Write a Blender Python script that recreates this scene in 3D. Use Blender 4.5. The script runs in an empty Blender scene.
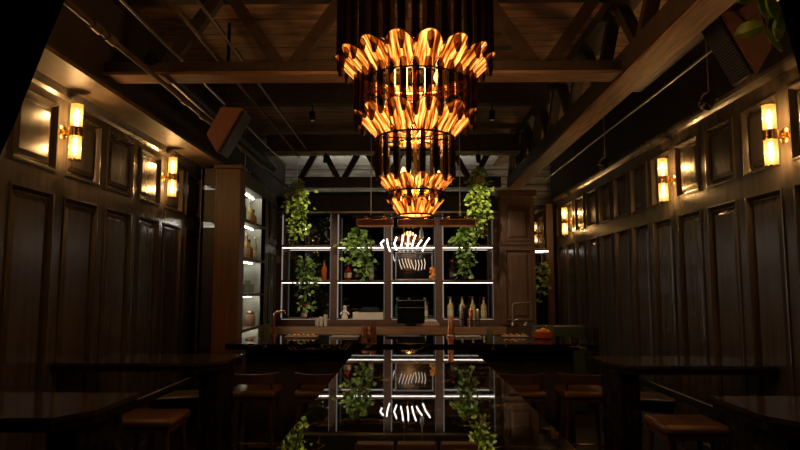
import bpy, bmesh, math, random
from mathutils import Vector, Matrix
R = math.radians; PI = math.pi
rnd = random.Random(7)
sc = bpy.context.scene
COL = sc.collection

# ---------------------------------------------------------------- camera
F = 620.0
cam_d = bpy.data.cameras.new('camera'); cam = bpy.data.objects.new('camera', cam_d); COL.objects.link(cam)
cam_d.lens = 36.0*F/800; cam_d.sensor_width = 36; cam_d.clip_start = 0.05
cam.location = (0, 0, 1.6)
cam.rotation_euler = (R(90)+math.atan(62/F), 0, math.atan(7/F))
sc.camera = cam
CM = cam.rotation_euler.to_matrix()
def at(x, y, Y):
    """point of the place seen at pixel x, y in the plane Y"""
    d = CM @ Vector(((x-400)/F, -(y-225)/F, -1))
    return Vector((0, 0, 1.6)) + d*(Y/d.y)
sc.view_settings.view_transform = 'Standard'; sc.view_settings.look = 'None'
sc.view_settings.gamma = 1; sc.view_settings.use_curve_mapping = False
sc.view_settings.exposure = 0.0
sc.cycles.transparent_max_bounces = 24
sc.cycles.max_bounces = 8
w = bpy.data.worlds.new('world'); sc.world = w; w.use_nodes = True
w.node_tree.nodes['Background'].inputs[0].default_value = (.5, .4, .3, 1)
w.node_tree.nodes['Background'].inputs[1].default_value = .012

# ---------------------------------------------------------------- materials
def mat(name, col, rough=.5, metal=0, col2=None, scale=6, stretch=(1,1,1), bump=0, emit=None, estr=0, spec=.5, trans=0, contrast=(.35,.7), detail=4, bscale=None):
    m = bpy.data.materials.new(name); m.use_nodes = True
    nt = m.node_tree; b = nt.nodes['Principled BSDF']
    b.inputs['Base Color'].default_value = (*col, 1); b.inputs['Roughness'].default_value = rough
    b.inputs['Metallic'].default_value = metal; b.inputs['Specular IOR Level'].default_value = spec
    b.inputs['Transmission Weight'].default_value = trans
    if emit: b.inputs['Emission Color'].default_value = (*emit, 1); b.inputs['Emission Strength'].default_value = estr
    if col2 or bump:
        tc = nt.nodes.new('ShaderNodeTexCoord'); mp = nt.nodes.new('ShaderNodeMapping'); mp.inputs['Scale'].default_value = stretch
        nz = nt.nodes.new('ShaderNodeTexNoise'); nz.inputs['Scale'].default_value = scale; nz.inputs['Detail'].default_value = detail
        nt.links.new(tc.outputs['Object'], mp.inputs[0]); nt.links.new(mp.outputs[0], nz.inputs['Vector'])
        if col2:
            cr = nt.nodes.new('ShaderNodeValToRGB')
            cr.color_ramp.elements[0].position = contrast[0]; cr.color_ramp.elements[0].color = (*col, 1)
            cr.color_ramp.elements[1].position = contrast[1]; cr.color_ramp.elements[1].color = (*col2, 1)
            nt.links.new(nz.outputs['Fac'], cr.inputs[0]); nt.links.new(cr.outputs[0], b.inputs['Base Color'])
        if bump:
            bp = nt.nodes.new('ShaderNodeBump'); bp.inputs['Strength'].default_value = bump; bp.inputs['Distance'].default_value = .01
            src = nz.outputs['Fac']
            nt.links.new(src, bp.inputs['Height']); nt.links.new(bp.outputs[0], b.inputs['Normal'])
    return m

M = {}
M['wall'] = mat('dark_panel_paint', (.050,.040,.029), .27, col2=(.080,.063,.045), scale=3, stretch=(6,6,.6), bump=.04)
M['green_panel'] = mat('grey_green_paint', (.05,.05,.042), .45, col2=(.07,.068,.056), scale=3, stretch=(6,6,.6))
M['soffit'] = mat('stained_plywood', (.075,.05,.032), .5, col2=(.15,.105,.07), scale=4, stretch=(3,1,1))
M['dark'] = mat('black_paint', (.012,.010,.009), .6)
M['darkwall'] = mat('matt_black_wall', (.020,.015,.012), .7, col2=(.03,.022,.017), scale=2)
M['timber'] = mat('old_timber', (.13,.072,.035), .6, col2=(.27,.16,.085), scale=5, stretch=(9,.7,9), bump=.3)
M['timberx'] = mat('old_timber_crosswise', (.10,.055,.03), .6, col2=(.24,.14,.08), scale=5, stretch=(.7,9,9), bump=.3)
M['web'] = mat('dark_shaded_timber', (.016,.010,.007), .6, col2=(.034,.022,.014), scale=5, stretch=(3,3,3), bump=.2)  # dark timber; on beam and chord faces the tone stands for shade
M['brownwood'] = mat('brown_cabinet_wood', (.085,.042,.022), .45, col2=(.13,.065,.034), scale=4, stretch=(8,8,.7))
M['post'] = mat('walnut_post', (.09,.042,.022), .4, col2=(.15,.07,.038), scale=4, stretch=(8,8,.6))
M['shelfwood'] = mat('shelf_wood', (.085,.040,.024), .4, col2=(.13,.062,.036), scale=4, stretch=(1,8,8))
M['brass'] = mat('polished_brass', (.80,.52,.18), .22, 1)
M['copper'] = mat('copper', (.62,.26,.12), .35, 1)
M['steel'] = mat('dull_steel', (.45,.43,.40), .38, 1)
M['pipe'] = mat('painted_pipe', (.06,.042,.03), .45, .6, col2=(.15,.11,.075), scale=8, stretch=(1,1,1))
M['blackmetal'] = mat('black_metal', (.015,.014,.013), .35, .7)
M['leather'] = mat('brown_leather', (.085,.040,.021), .4, col2=(.12,.058,.03), scale=7, bump=.15)
M['stoolwood'] = mat('stool_wood', (.04,.02,.012), .4, col2=(.06,.03,.018), scale=4, stretch=(8,8,.8))
M['leaf'] = mat('leaf_green', (.13,.24,.03), .45, col2=(.34,.42,.05), scale=14, contrast=(.3,.7))
M['leafdark'] = mat('leaf_dark_green', (.11,.24,.035), .4, col2=(.34,.48,.11), scale=14, contrast=(.3,.7))
M['stem'] = mat('stem_green', (.10,.12,.03), .6)
M['pot'] = mat('clay_pot', (.30,.19,.12), .6, col2=(.38,.26,.17), scale=20)
M['speaker'] = mat('speaker_case', (.14,.055,.035), .55, col2=(.17,.07,.045), scale=30)
M['grille'] = mat('speaker_grille', (.08,.072,.062), .45, .6)
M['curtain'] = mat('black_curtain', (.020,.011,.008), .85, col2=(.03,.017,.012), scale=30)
M['silver'] = mat('silver_cap', (.7,.7,.68), .3, 1)
M['ceramic'] = mat('cream_ceramic', (.75,.66,.5), .4)
M['white'] = mat('white_linen', (.7,.68,.62), .7)
M['orange'] = mat('orange_peel', (.85,.26,.03), .5, col2=(.95,.42,.06), scale=30)
M['darkfelt'] = mat('black_felt', (.012,.012,.013), .9)
M['pink'] = mat('salmon_cloth', (.55,.27,.2), .8, col2=(.65,.36,.27), scale=20)
M['green'] = mat('dark_green_vinyl', (.035,.06,.045), .5)
M['red'] = mat('red_plastic', (.55,.02,.02), .4)
M['screen'] = mat('screen_glass', (.006,.006,.007), .1)

def marble():
    m = mat('black_marble', (.006,.006,.006), .02, spec=.9)
    nt = m.node_tree; b = nt.nodes['Principled BSDF']
    tc = nt.nodes.new('ShaderNodeTexCoord')
    nz = nt.nodes.new('ShaderNodeTexNoise'); nz.inputs['Scale'].default_value = 2.2; nz.inputs['Detail'].default_value = 7; nz.inputs['Distortion'].default_value = 1.6
    nt.links.new(tc.outputs['Object'], nz.inputs['Vector'])
    cr = nt.nodes.new('ShaderNodeValToRGB'); e = cr.color_ramp.elements
    e[0].position = .488; e[0].color = (.006,.006,.006,1); e[1].position = .512; e[1].color = (.006,.006,.006,1)
    k = e.new(.5); k.color = (.22,.17,.12,1)
    nt.links.new(nz.outputs['Fac'], cr.inputs[0]); nt.links.new(cr.outputs[0], b.inputs['Base Color'])
    return m
M['marble'] = marble()
M['side_marble'] = mat('brown_black_marble', (.020,.014,.009), .13, col2=(.045,.03,.019), scale=5, spec=.9, detail=8)
def rough_marble():
    return mat('chiselled_marble', (.008,.008,.008), .22, col2=(.03,.026,.022), scale=14, bump=1.0, contrast=(.5,.8))
M['marble_edge'] = rough_marble()

def planks(name, c1, c2, gap, wdir, width, length):
    """boards; wdir 'x' = boards run along X"""
    m = mat(name, c1, .7)
    nt = m.node_tree; b = nt.nodes['Principled BSDF']
    tc = nt.nodes.new('ShaderNodeTexCoord'); mp = nt.nodes.new('ShaderNodeMapping')
    if wdir == 'y': mp.inputs['Rotation'].default_value = (0, 0, R(90))
    if wdir == 'wall': mp.inputs['Rotation'].default_value = (R(90), 0, 0)
    nt.links.new(tc.outputs['Object'], mp.inputs[0])
    br = nt.nodes.new('ShaderNodeTexBrick')
    br.inputs['Scale'].default_value = 1; br.inputs['Mortar Size'].default_value = .008; br.inputs['Mortar Smooth'].default_value = .2
    br.inputs['Brick Width'].default_value = length; br.inputs['Row Height'].default_value = width
    br.inputs['Color1'].default_value = (*c1,1); br.inputs['Color2'].default_value = (*c2,1); br.inputs['Mortar'].default_value = (*gap,1)
    nt.links.new(mp.outputs[0], br.inputs['Vector'])
    nz = nt.nodes.new('ShaderNodeTexNoise'); nz.inputs['Scale'].default_value = 3; nz.inputs['Detail'].default_value = 8
    mp2 = nt.nodes.new('ShaderNodeMapping'); mp2.inputs['Scale'].default_value = (1, 5, 5) if wdir != 'y' else (5, 1, 5)
    nt.links.new(tc.outputs['Object'], mp2.inputs[0]); nt.links.new(mp2.outputs[0], nz.inputs['Vector'])
    cr = nt.nodes.new('ShaderNodeValToRGB'); cr.color_ramp.elements[0].position = .3; cr.color_ramp.elements[1].position = .7
    cr.color_ramp.elements[0].color = (.35,.35,.35,1); cr.color_ramp.elements[1].color = (1.2,1.2,1.2,1)
    nt.links.new(nz.outputs['Fac'], cr.inputs[0])
    mx = nt.nodes.new('ShaderNodeMix'); mx.data_type = 'RGBA'; mx.blend_type = 'MULTIPLY'; mx.inputs[0].default_value = 1
    nt.links.new(br.outputs['Color'], mx.inputs[6]); nt.links.new(cr.outputs[0], mx.inputs[7])
    nt.links.new(mx.outputs[2], b.inputs['Base Color'])
    bp = nt.nodes.new('ShaderNodeBump'); bp.inputs['Strength'].default_value = .5; bp.inputs['Distance'].default_value = .02; bp.invert = True
    nt.links.new(br.outputs['Fac'], bp.inputs['Height']); nt.links.new(bp.outputs[0], b.inputs['Normal'])
    return m
M['deck'] = planks('deck_boards', (.34,.205,.12), (.24,.145,.085), (.02,.012,.008), 'x', .30, 3.1)
M['floor'] = planks('floor_boards', (.06,.032,.018), (.045,.025,.014), (.01,.006,.004), 'y', .14, 1.8)
M['floor'].node_tree.nodes['Principled BSDF'].inputs['Roughness'].default_value = .35
M['pale_boards'] = planks('pale_boards', (.34,.32,.27), (.28,.26,.22), (.05,.045,.04), 'wall', .13, 2.6)

def emis(name, col, s):
    m = bpy.data.materials.new(name); m.use_nodes = True; nt = m.node_tree; nt.nodes.clear()
    e = nt.nodes.new('ShaderNodeEmission'); e.inputs[0].default_value = (*col, 1); e.inputs[1].default_value = s
    o = nt.nodes.new('ShaderNodeOutputMaterial'); nt.links.new(e.outputs[0], o.inputs[0]); return m
M['led'] = emis('led_strip', (1,.93,.82), 6)
M['led_mid'] = emis('led_strip_middle', (1,.93,.82), 4)
M['led_side'] = emis('led_side_strip', (1,.93,.82), .22)
M['led_cab'] = emis('led_cabinet', (1,.93,.76), 50)
M['led_up'] = emis('led_uplight', (1,.93,.78), 30)
M['neon'] = emis('neon_white', (1,.86,.76), 6)
M['neon_dim'] = emis('neon_dim', (1,.78,.55), 1.0)
M['filament'] = emis('filament', (1,.72,.36), 26)
M['bulb'] = emis('amber_bulb', (1,.5,.14), 5)

def thinglass(name, tint, fac, rough=.08, body=(.02,.015,.01), emit=None, es=0):
    m = bpy.data.materials.new(name); m.use_nodes = True; nt = m.node_tree
    b = nt.nodes['Principled BSDF']; b.inputs['Base Color'].default_value = (*body,1); b.inputs['Roughness'].default_value = rough
    if emit: b.inputs['Emission Color'].default_value = (*emit,1); b.inputs['Emission Strength'].default_value = es
    t = nt.nodes.new('ShaderNodeBsdfTransparent'); t.inputs[0].default_value = (*tint,1)
    mx = nt.nodes.new('ShaderNodeMixShader'); mx.inputs[0].default_value = fac
    o = nt.nodes['Material Output']
    nt.links.new(t.outputs[0], mx.inputs[1]); nt.links.new(b.outputs[0], mx.inputs[2]); nt.links.new(mx.outputs[0], o.inputs[0])
    return m
M['smoke'] = thinglass('smoked_glass', (.40,.20,.09), .5, .12, (.010,.006,.004))
M['clear'] = thinglass('clear_glass', (.9,.93,.9), .22, .05, (.25,.25,.22))
M['sconceglass'] = thinglass('sconce_glass', (1,.92,.75), .45, .12, (.3,.22,.12), (1,.62,.22), .35)
M['b_amber'] = thinglass('whisky_glass', (.8,.4,.12), .55, .06, (.35,.12,.02))
M['b_pale'] = thinglass('pale_liquor_glass', (.95,.85,.55), .7, .08, (.75,.56,.22))
M['b_green'] = thinglass('green_bottle_glass', (.3,.6,.35), .55, .06, (.03,.12,.06))
M['b_teal'] = thinglass('teal_bottle_glass', (.2,.5,.5), .6, .06, (.02,.14,.13))
M['b_red'] = thinglass('red_bottle_glass', (.8,.1,.06), .6, .06, (.5,.02,.015))
M['b_dark'] = thinglass('dark_bottle_glass', (.2,.12,.08), .75, .06, (.02,.012,.01))
M['b_clear'] = thinglass('clear_bottle_glass', (.9,.93,.88), .5, .08, (.5,.48,.38))
M['b_orange'] = thinglass('orange_bottle_glass', (.9,.35,.1), .65, .06, (.55,.13,.03))
M['label_cream'] = mat('cream_label', (.6,.5,.34), .7)
M['label_dark'] = mat('dark_label', (.07,.04,.03), .7)
M['label_gold'] = mat('gold_label', (.55,.36,.1), .5)

m = bpy.data.materials.new('dark_mirror'); m.use_nodes = True
b = m.node_tree.nodes['Principled BSDF']; b.inputs['Base Color'].default_value = (.17,.165,.16,1); b.inputs['Metallic'].default_value = 1; b.inputs['Roughness'].default_value = .015
M['mirror'] = m

def petal_mat():
    m = bpy.data.materials.new('amber_petal_glass'); m.use_nodes = True; nt = m.node_tree
    b = nt.nodes['Principled BSDF']; b.inputs['Roughness'].default_value = .15; b.inputs['Base Color'].default_value = (.10,.03,.006,1)
    tc = nt.nodes.new('ShaderNodeTexCoord'); oi = nt.nodes.new('ShaderNodeObjectInfo')
    add = nt.nodes.new('ShaderNodeVectorMath'); add.operation = 'ADD'
    mul = nt.nodes.new('ShaderNodeVectorMath'); mul.operation = 'SCALE'; mul.inputs[3].default_value = 9
    cmb = nt.nodes.new('ShaderNodeCombineXYZ'); nt.links.new(oi.outputs['Random'], cmb.inputs[0]); nt.links.new(oi.outputs['Random'], cmb.inputs[2])
    nt.links.new(cmb.outputs[0], mul.inputs[0]); nt.links.new(tc.outputs['Object'], add.inputs[0]); nt.links.new(mul.outputs[0], add.inputs[1])
    mp = nt.nodes.new('ShaderNodeMapping'); mp.inputs['Scale'].default_value = (.02, 3.0, .42)
    nt.links.new(add.outputs[0], mp.inputs[0])
    nz = nt.nodes.new('ShaderNodeTexNoise'); nz.inputs['Scale'].default_value = 20; nz.inputs['Detail'].default_value = 3; nz.inputs['Roughness'].default_value = .6
    nt.links.new(mp.outputs[0], nz.inputs['Vector'])
    cr = nt.nodes.new('ShaderNodeValToRGB'); e = cr.color_ramp.elements
    e[0].position = .40; e[0].color = (.05,.008,.001,1); e[1].position = .62; e[1].color = (1.0,.60,.13,1)
    k = e.new(.5); k.color = (.62,.13,.010,1)
    nt.links.new(nz.outputs['Fac'], cr.inputs[0]); nt.links.new(cr.outputs[0], b.inputs['Emission Color'])
    b.inputs['Emission Strength'].default_value = 2.3
    t = nt.nodes.new('ShaderNodeBsdfTransparent'); t.inputs[0].default_value = (1,.6,.25,1)
    mx = nt.nodes.new('ShaderNodeMixShader'); mx.inputs[0].default_value = .8; o = nt.nodes['Material Output']
    nt.links.new(t.outputs[0], mx.inputs[1]); nt.links.new(b.outputs[0], mx.inputs[2]); nt.links.new(mx.outputs[0], o.inputs[0])
    return m
M['petal'] = petal_mat()

# ---------------------------------------------------------------- mesh helpers
def new(): return bmesh.new()
def box(bm, x0, x1, y0, y1, z0, z1, bev=0, seg=2, mtx=None):
    t = bmesh.new(); bmesh.ops.create_cube(t, size=1)
    bmesh.ops.scale(t, vec=(abs(x1-x0), abs(y1-y0), abs(z1-z0)), verts=t.verts)
    bmesh.ops.translate(t, vec=((x0+x1)/2, (y0+y1)/2, (z0+z1)/2), verts=t.verts)
    if bev: bmesh.ops.bevel(t, geom=t.edges[:], offset=bev, segments=seg, profile=.5, affect='EDGES')
    if mtx: bmesh.ops.transform(t, matrix=mtx, verts=t.verts)
    merge(bm, t); return bm
def merge(bm, t):
    vs = [bm.verts.new(v.co) for v in t.verts]; t.verts.index_update()
    for f in t.faces:
        try: bm.faces.new([vs[v.index] for v in f.verts])
        except ValueError: pass
    t.free()
def lathe(bm, prof, seg=20, c=(0,0,0), cap=True):
    rings = []
    for r, z in prof:
        rings.append([bm.verts.new((c[0]+r*math.cos(2*PI*i/seg), c[1]+r*math.sin(2*PI*i/seg), c[2]+z)) for i in range(seg)])
    for a, b in zip(rings, rings[1:]):
        for i in range(seg): bm.faces.new((a[i], a[(i+1)%seg], b[(i+1)%seg], b[i]))
    if cap:
        bm.faces.new(rings[0][::-1]); bm.faces.new(rings[-1])
    return bm
def tube(bm, pts, r, seg=8, r1=None):
    pts = [Vector(p) for p in pts]; rings = []; n = len(pts)
    up = None
    for i, p in enumerate(pts):
        d = (pts[min(i+1, n-1)]-pts[max(i-1, 0)]).normalized()
        if up is None: up = Vector((0,0,1)) if abs(d.z) < .9 else Vector((1,0,0))
        a = d.cross(up).normalized(); b = a.cross(d).normalized(); up = b
        rr = r if r1 is None else r+(r1-r)*i/(n-1)
        rings.append([bm.verts.new(p + a*rr*math.cos(2*PI*k/seg) + b*rr*math.sin(2*PI*k/seg)) for k in range(seg)])
    for a, b in zip(rings, rings[1:]):
        for i in range(seg): bm.faces.new((a[i], a[(i+1)%seg], b[(i+1)%seg], b[i]))
    bm.faces.new(rings[0][::-1]); bm.faces.new(rings[-1])
    return bm
def bar(bm, p, q, wx, wy, up=(0,1,0), bev=0):
    """rectangular bar from p to q, wx across, wy along 'up'"""
    p = Vector(p); q = Vector(q); d = (q-p); L = d.length; z = d.normalized(); y = Vector(up); x = y.cross(z).normalized(); y = z.cross(x)
    m = Matrix((x, y, z)).transposed().to_4x4(); m.translation = (p+q)/2
    return box(bm, -wx/2, wx/2, -wy/2, wy/2, -L/2, L/2, bev, 1, m)
def prism(bm, pts, y0, y1):
    """polygon in XZ extruded along Y"""
    a = [bm.verts.new((x, y0, z)) for x, z in pts]; b = [bm.verts.new((x, y1, z)) for x, z in pts]
    n = len(pts)
    bm.faces.new(a); bm.faces.new(b[::-1])
    for i in range(n): bm.faces.new((a[i], b[i], b[(i+1)%n], a[(i+1)%n]))
    return bm
def obj(name, bm, m, parent=None, smooth=False, loc=None):
    bmesh.ops.recalc_face_normals(bm, faces=bm.faces[:])
    me = bpy.data.meshes.new(name); bm.to_mesh(me); bm.free()
    me.materials.append(M[m] if isinstance(m, str) else m)
    if smooth:
        for p in me.polygons: p.use_smooth = True
        me.set_sharp_from_angle(angle=R(40))
    o = bpy.data.objects.new(name, me); COL.objects.link(o)
    if parent: o.parent = parent
    if loc: o.location = loc
    return o
def thing(name, label, cat, loc=(0,0,0), rz=0, group=None):
    o = bpy.data.objects.new(name, None); o.empty_display_size = .1; COL.objects.link(o)
    o.location = loc; o.rotation_euler.z = rz
    return tag(o, label, cat, group)
def tag(o, label, cat, group=None):
    o['label'] = label; o['category'] = cat
    if group: o['group'] = group
    return o
def struct(name, bm, m, smooth=False):
    o = obj(name, bm, m, None, smooth); o['kind'] = 'structure'; return o
def copy_tree(o, parent=None):
    c = o.copy(); COL.objects.link(c)
    if parent: c.parent = parent
    for ch in list(o.children): copy_tree(ch, c)
    return c
def light(name, kind, loc, power, col, size=.03, rot=None, parent=None, **kw):
    d = bpy.data.lights.new(name, kind); d.energy = power; d.color = col
    if kind == 'AREA': d.size = size
    else: d.shadow_soft_size = size
    for k, v in kw.items(): setattr(d, k, v)
    o = bpy.data.objects.new(name, d); COL.objects.link(o); o.location = loc
    if rot: o.rotation_euler = rot
    if parent: o.parent = parent
    return o

# ================================================================= SETTING
D = 2.5; YB = 10.7; YF = -1.6; ZD = 3.75
struct('floor', box(new(), -D-.1, D+.1, YF, YB, -.1, 0), 'floor')
struct('ceiling', box(new(), -D-.1, D+.1, YF, YB, ZD, ZD+.1), 'deck')
bm = new(); box(bm, -D-.1, D+.1, YB, YB+.1, 0, 2.9); struct('wall_back', bm, 'darkwall')
bm = new(); box(bm, -D-.1, D+.1, YB-.02, YB+.1, 2.9, ZD); struct('trim_1', bm, 'pale_boards')
struct('wall_front', box(new(), -D-.1, D+.1, YF-.1, YF, 0, ZD), 'darkwall')

def panel_field(bm, X, s, y0, y1, z0, z1):
    """raised and fielded panel in the opening y0..y1, z0..z1 of a frame whose face is X; s = direction into the room"""
    rings = [(0, 0), (.0, .010), (.014, .012), (.026, -.012), (.034, -.030), (.046, -.030), (.052, -.020), (.085, -.006), (.090, -.006)]
    prev = None
    for inset, d in rings:
        x = X+s*d
        r = [bm.verts.new((x, y, z)) for y, z in ((y0+inset, z0+inset), (y1-inset, z0+inset), (y1-inset, z1-inset), (y0+inset, z1-inset))]
        if prev:
            for i in range(4): bm.faces.new((prev[i], prev[(i+1)%4], r[(i+1)%4], r[i]))
        prev = r
    bm.faces.new(prev)
def panelled_wall(side, stiles, y0, y1, skip=()):
    s = -1 if side > 0 else 1; X = side*D
    bm = new(); hw = .062
    rows = ((.30, 2.25), (2.40, 2.885))
    ys = stiles
    box(bm, X, X+side*.1, y0, y1, 0, 3.0)
    th = .04
    def fb(a, b, c, d): box(bm, X-side*0, X+s*.0+(-s)*(-.0)+side*0, a, b, c, d) if False else quad(a, b, c, d)
    def quad(a, b, c, d):
        v = [bm.verts.new((X+s*th, y, z)) for y, z in ((a, c), (b, c), (b, d), (a, d))]; bm.faces.new(v)
    quad(y0, y1, 0, .30); quad(y0, y1, 2.25, 2.40); quad(y0, y1, 2.885, 3.0)
    for zz0, zz1 in rows:
        edges = [(y0, ys[0]+hw)] + [(y-hw, y+hw) for y in ys[1:-1]] + [(ys[-1]-hw, y1)]
        for a, b in edges: quad(a, b, zz0, zz1)
        for a, b in zip(ys, ys[1:]):
            panel_field(bm, X+s*th, s, a+hw, b-hw, zz0, zz1)
    return bm
st_r = [YF+.02+.0] ; 
st_r = [3.98+.565*k for k in range(-10, 12)]
st_l = [4.31+.61*k for k in range(-9, 11)]
st_r = [y for y in st_r if YF+.05 < y < YB-.08]; st_l = [y for y in st_l if YF+.05 < y < YB-.08]
struct('wall_right', panelled_wall(1, st_r, YF, YB), 'wall')
struct('wall_left', panelled_wall(-1, st_l, YF, YB), 'wall')
# upper walls above the panelling, crown mouldings and the lit plywood soffit on the left
struct('trim_2', box(new(), D-.0, D+.1, YF, YB, 3.0, ZD), 'darkwall')
bm = new()
prism_pts = [(D, 2.985), (D-.055, 2.985), (D-.075, 3.0), (D-.095, 3.02), (D-.10, 3.045), (D, 3.045)]
prism(bm, prism_pts, YF, YB); struct('trim_3', bm, 'wall')
bm = new(); prism(bm, [(-D, 2.93), (-D+.055, 2.93), (-D+.075, 2.95), (-D+.085, 2.975), (-D+.10, 3.0), (-D, 3.0)], YF, YB); struct('trim_4', bm, 'wall')
bm = new(); box(bm, -D, -2.13, YF, YB, 3.0, 3.03); struct('trim_5', bm, 'soffit')
struct('trim_6', box(new(), -2.15, -2.13, YF, YB, 3.03, ZD), 'darkwall')
for sd, nm in ((-1, 'left'), (1, 'right')):
    bm = new(); X = sd*(D-.04)
    prism(bm, [(X, 0), (X-sd*.02, 0), (X-sd*.02, .15), (X-sd*.008, .18), (X, .18)], YF, YB)
    struct('baseboard_'+nm, bm, 'wall')

bm = new(); box(bm, -2.1, 1.5, 8.75, YB-.02, ZD-.03, ZD); struct('trim_7', bm, mat('pale_plaster', (.42,.40,.34), .8, col2=(.5,.47,.41), scale=3))
# ================================================================= SCONCES
def make_sconce():
    t = thing('wall_sconce', '', '')
    # local: wall at +X side, x=0 is the lamp axis, plate at x=+.09
    bm = new(); m = Matrix.Rotation(R(90), 4, 'Y')
    tt = new(); lathe(tt, [(.052, 0), (.052, .008), (.044, .014), (.014, .018), (.012, .06), (.016, .062), (.016, .07)], 24)
    bmesh.ops.transform(tt, matrix=Matrix.Translation((.098, 0, 0)) @ Matrix.Rotation(R(-90), 4, 'Y'), verts=tt.verts); merge(bm, tt)
    obj('wall_plate', bm, 'brass', t, True)
    bm = new(); lathe(bm, [(.047, -.034), (.050, -.034), (.050, -.026), (.047, -.024), (.047, .024), (.050, .026), (.050, .034), (.047, .034)], 28)
    obj('brass_band', bm, 'brass', t, True)
    for s in (1, -1):
        bm = new()
        n = 14
        for k in range(n):     # fluted glass rods in a ring
            a = 2*PI*k/n
            lathe(bm, [(.0078, s*.036), (.0078, s*.20)], 6, (.033*math.cos(a), .036*math.sin(a), 0))
        g = obj('glass_shade', bm, 'sconceglass', t, True)
        bm = new(); lathe(bm, [(.012, s*.045), (.014, s*.06), (.014, s*.155), (.004, s*.17)], 12)
        obj('bulb', bm, 'filament', t, True)
        bm = new(); lathe(bm, [(.046, s*.198), (.046, s*.206), (.03, s*.208)], 28); obj('end_ring', bm, 'brass', t, True)
        light('sconce_light', 'POINT', (-.0, 0, s*.12), 38, (1, .66, .36), .03, parent=t)
    return t
proto = make_sconce()
SX = D-.04-.098
spots = [(-SX, 4.31, PI, 'brass double-tube wall sconce on the left wall, nearest the camera'),
         (-SX, 6.14, PI, 'brass double-tube wall sconce on the left wall, the farther one beside the wooden post'),
         (SX, 3.98, 0, 'brass double-tube wall sconce on the right wall, nearest the camera'),
         (SX, 5.675, 0, 'brass double-tube wall sconce on the right wall, middle one of three'),
         (SX, 9.26, 0, 'small far brass wall sconce on the right wall beside the panelled column')]
spots += [(-SX, 2.48, PI, 'added unseen brass wall sconce on the left wall close to the camera, behind the dark curtain'), (SX, 2.285, 0, 'added unseen brass wall sconce on the right wall close to the camera, just past the frame edge')]  # two unseen sconces added to light the near leaves and panels
for i, (x, y, rz, lab) in enumerate(spots):
    o = proto if i == 0 else copy_tree(proto)
    o.location = (x, y, 2.70 if x < 0 else 2.58); o.rotation_euler.z = rz; tag(o, lab, 'wall lamp', 'brass wall sconces')

# ================================================================= ROOF TIMBERS
def truss(Y, x0, x1, zb, zt, n0, step, lab, wth=.10, dep=.12, planks=True):
    """n0 = X of the first bottom node, step = distance between nodes"""
    t = thing('roof_truss', lab, 'truss', (0, Y, zb))
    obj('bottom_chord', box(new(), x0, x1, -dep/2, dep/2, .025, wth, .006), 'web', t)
    if planks: obj('lit_underside', box(new(), x0, x1, -dep/2-.01, dep/2+.06, 0, .024, .003), 'timberx', t)  # light on the chord's underside put into a paler strip
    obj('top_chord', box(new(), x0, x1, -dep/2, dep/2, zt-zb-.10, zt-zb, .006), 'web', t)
    x = n0
    while x < x1+step:
        for sgn in (-1, 1):
            bx, tx = x+sgn*.04, x+sgn*(step/2-.04)
            if tx < x0 or tx > x1 or bx > x1 or bx < x0: continue
            bm = new(); bar(bm, (bx, 0, wth-.03), (tx, 0, zt-zb-.06), .085, .07); obj('web_strut', bm, 'web', t)
        x += step
    return t
truss(4.27, -2.14, 1.50, 3.08, ZD, -1.76, .905, 'wide timber roof truss crossing just behind the amber chandelier')
truss(9.3, -1.65, 1.42, 3.08, ZD, -1.0-.66, .66, 'far timber roof truss above the bottle shelves with pale boards behind', .18, .10, False)
t = thing('ceiling_beam', 'dark timber beam crossing the ceiling between the two trusses', 'beam', (0, 8.3, 3.42))
obj('beam_body', box(new(), -1.9, 1.52, -.07, .07, 0, .24, .006), 'web', t); obj('flange', box(new(), -1.9, 1.52, -.10, .10, -.02, 0), 'steel', t)
bm = new(); box(bm, -2.12, 1.5, 6.35, 6.47, 3.52, ZD, .005); tag(obj('ceiling_joist', bm, 'web'), 'dark ceiling joist crossing directly behind the front truss', 'joist')
# long timber beam on the right, running away from the camera, with a boarded side
t = thing('timber_beam', 'long raw timber beam running to the back along the right side of the ceiling', 'beam', (0, 0, 0))
obj('beam_body', box(new(), 1.50, 1.70, YF+.05, 9.2, 3.085, 3.24, .004), 'web', t)  # shade on the beam's sides put into the dark material
obj('lit_underside', box(new(), 1.505, 1.695, YF+.05, 9.2, 3.06, 3.084, .004), 'timber', t)  # paler strip, colour stands for light on the underside
obj('side_board', box(new(), 1.70, 1.93, YF+.05, 5.0, 3.20, 3.23), 'web', t)
for k in range(9):
    y = 1.4+k*.9
    bm = new(); bar(bm, (1.6, y, 3.22), (1.6, y+.42, ZD), .07, .09, (1,0,0)); obj('web_strut', bm, 'web', t)
    bm = new(); bar(bm, (1.6, y+.9, 3.22), (1.6, y+.46, ZD), .07, .09, (1,0,0)); obj('web_strut', bm, 'web', t)
bm = new(); box(bm, 1.50, 1.70, YF+.05, 9.2, 3.66, ZD); obj('top_chord', bm, 'web', t)
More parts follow.
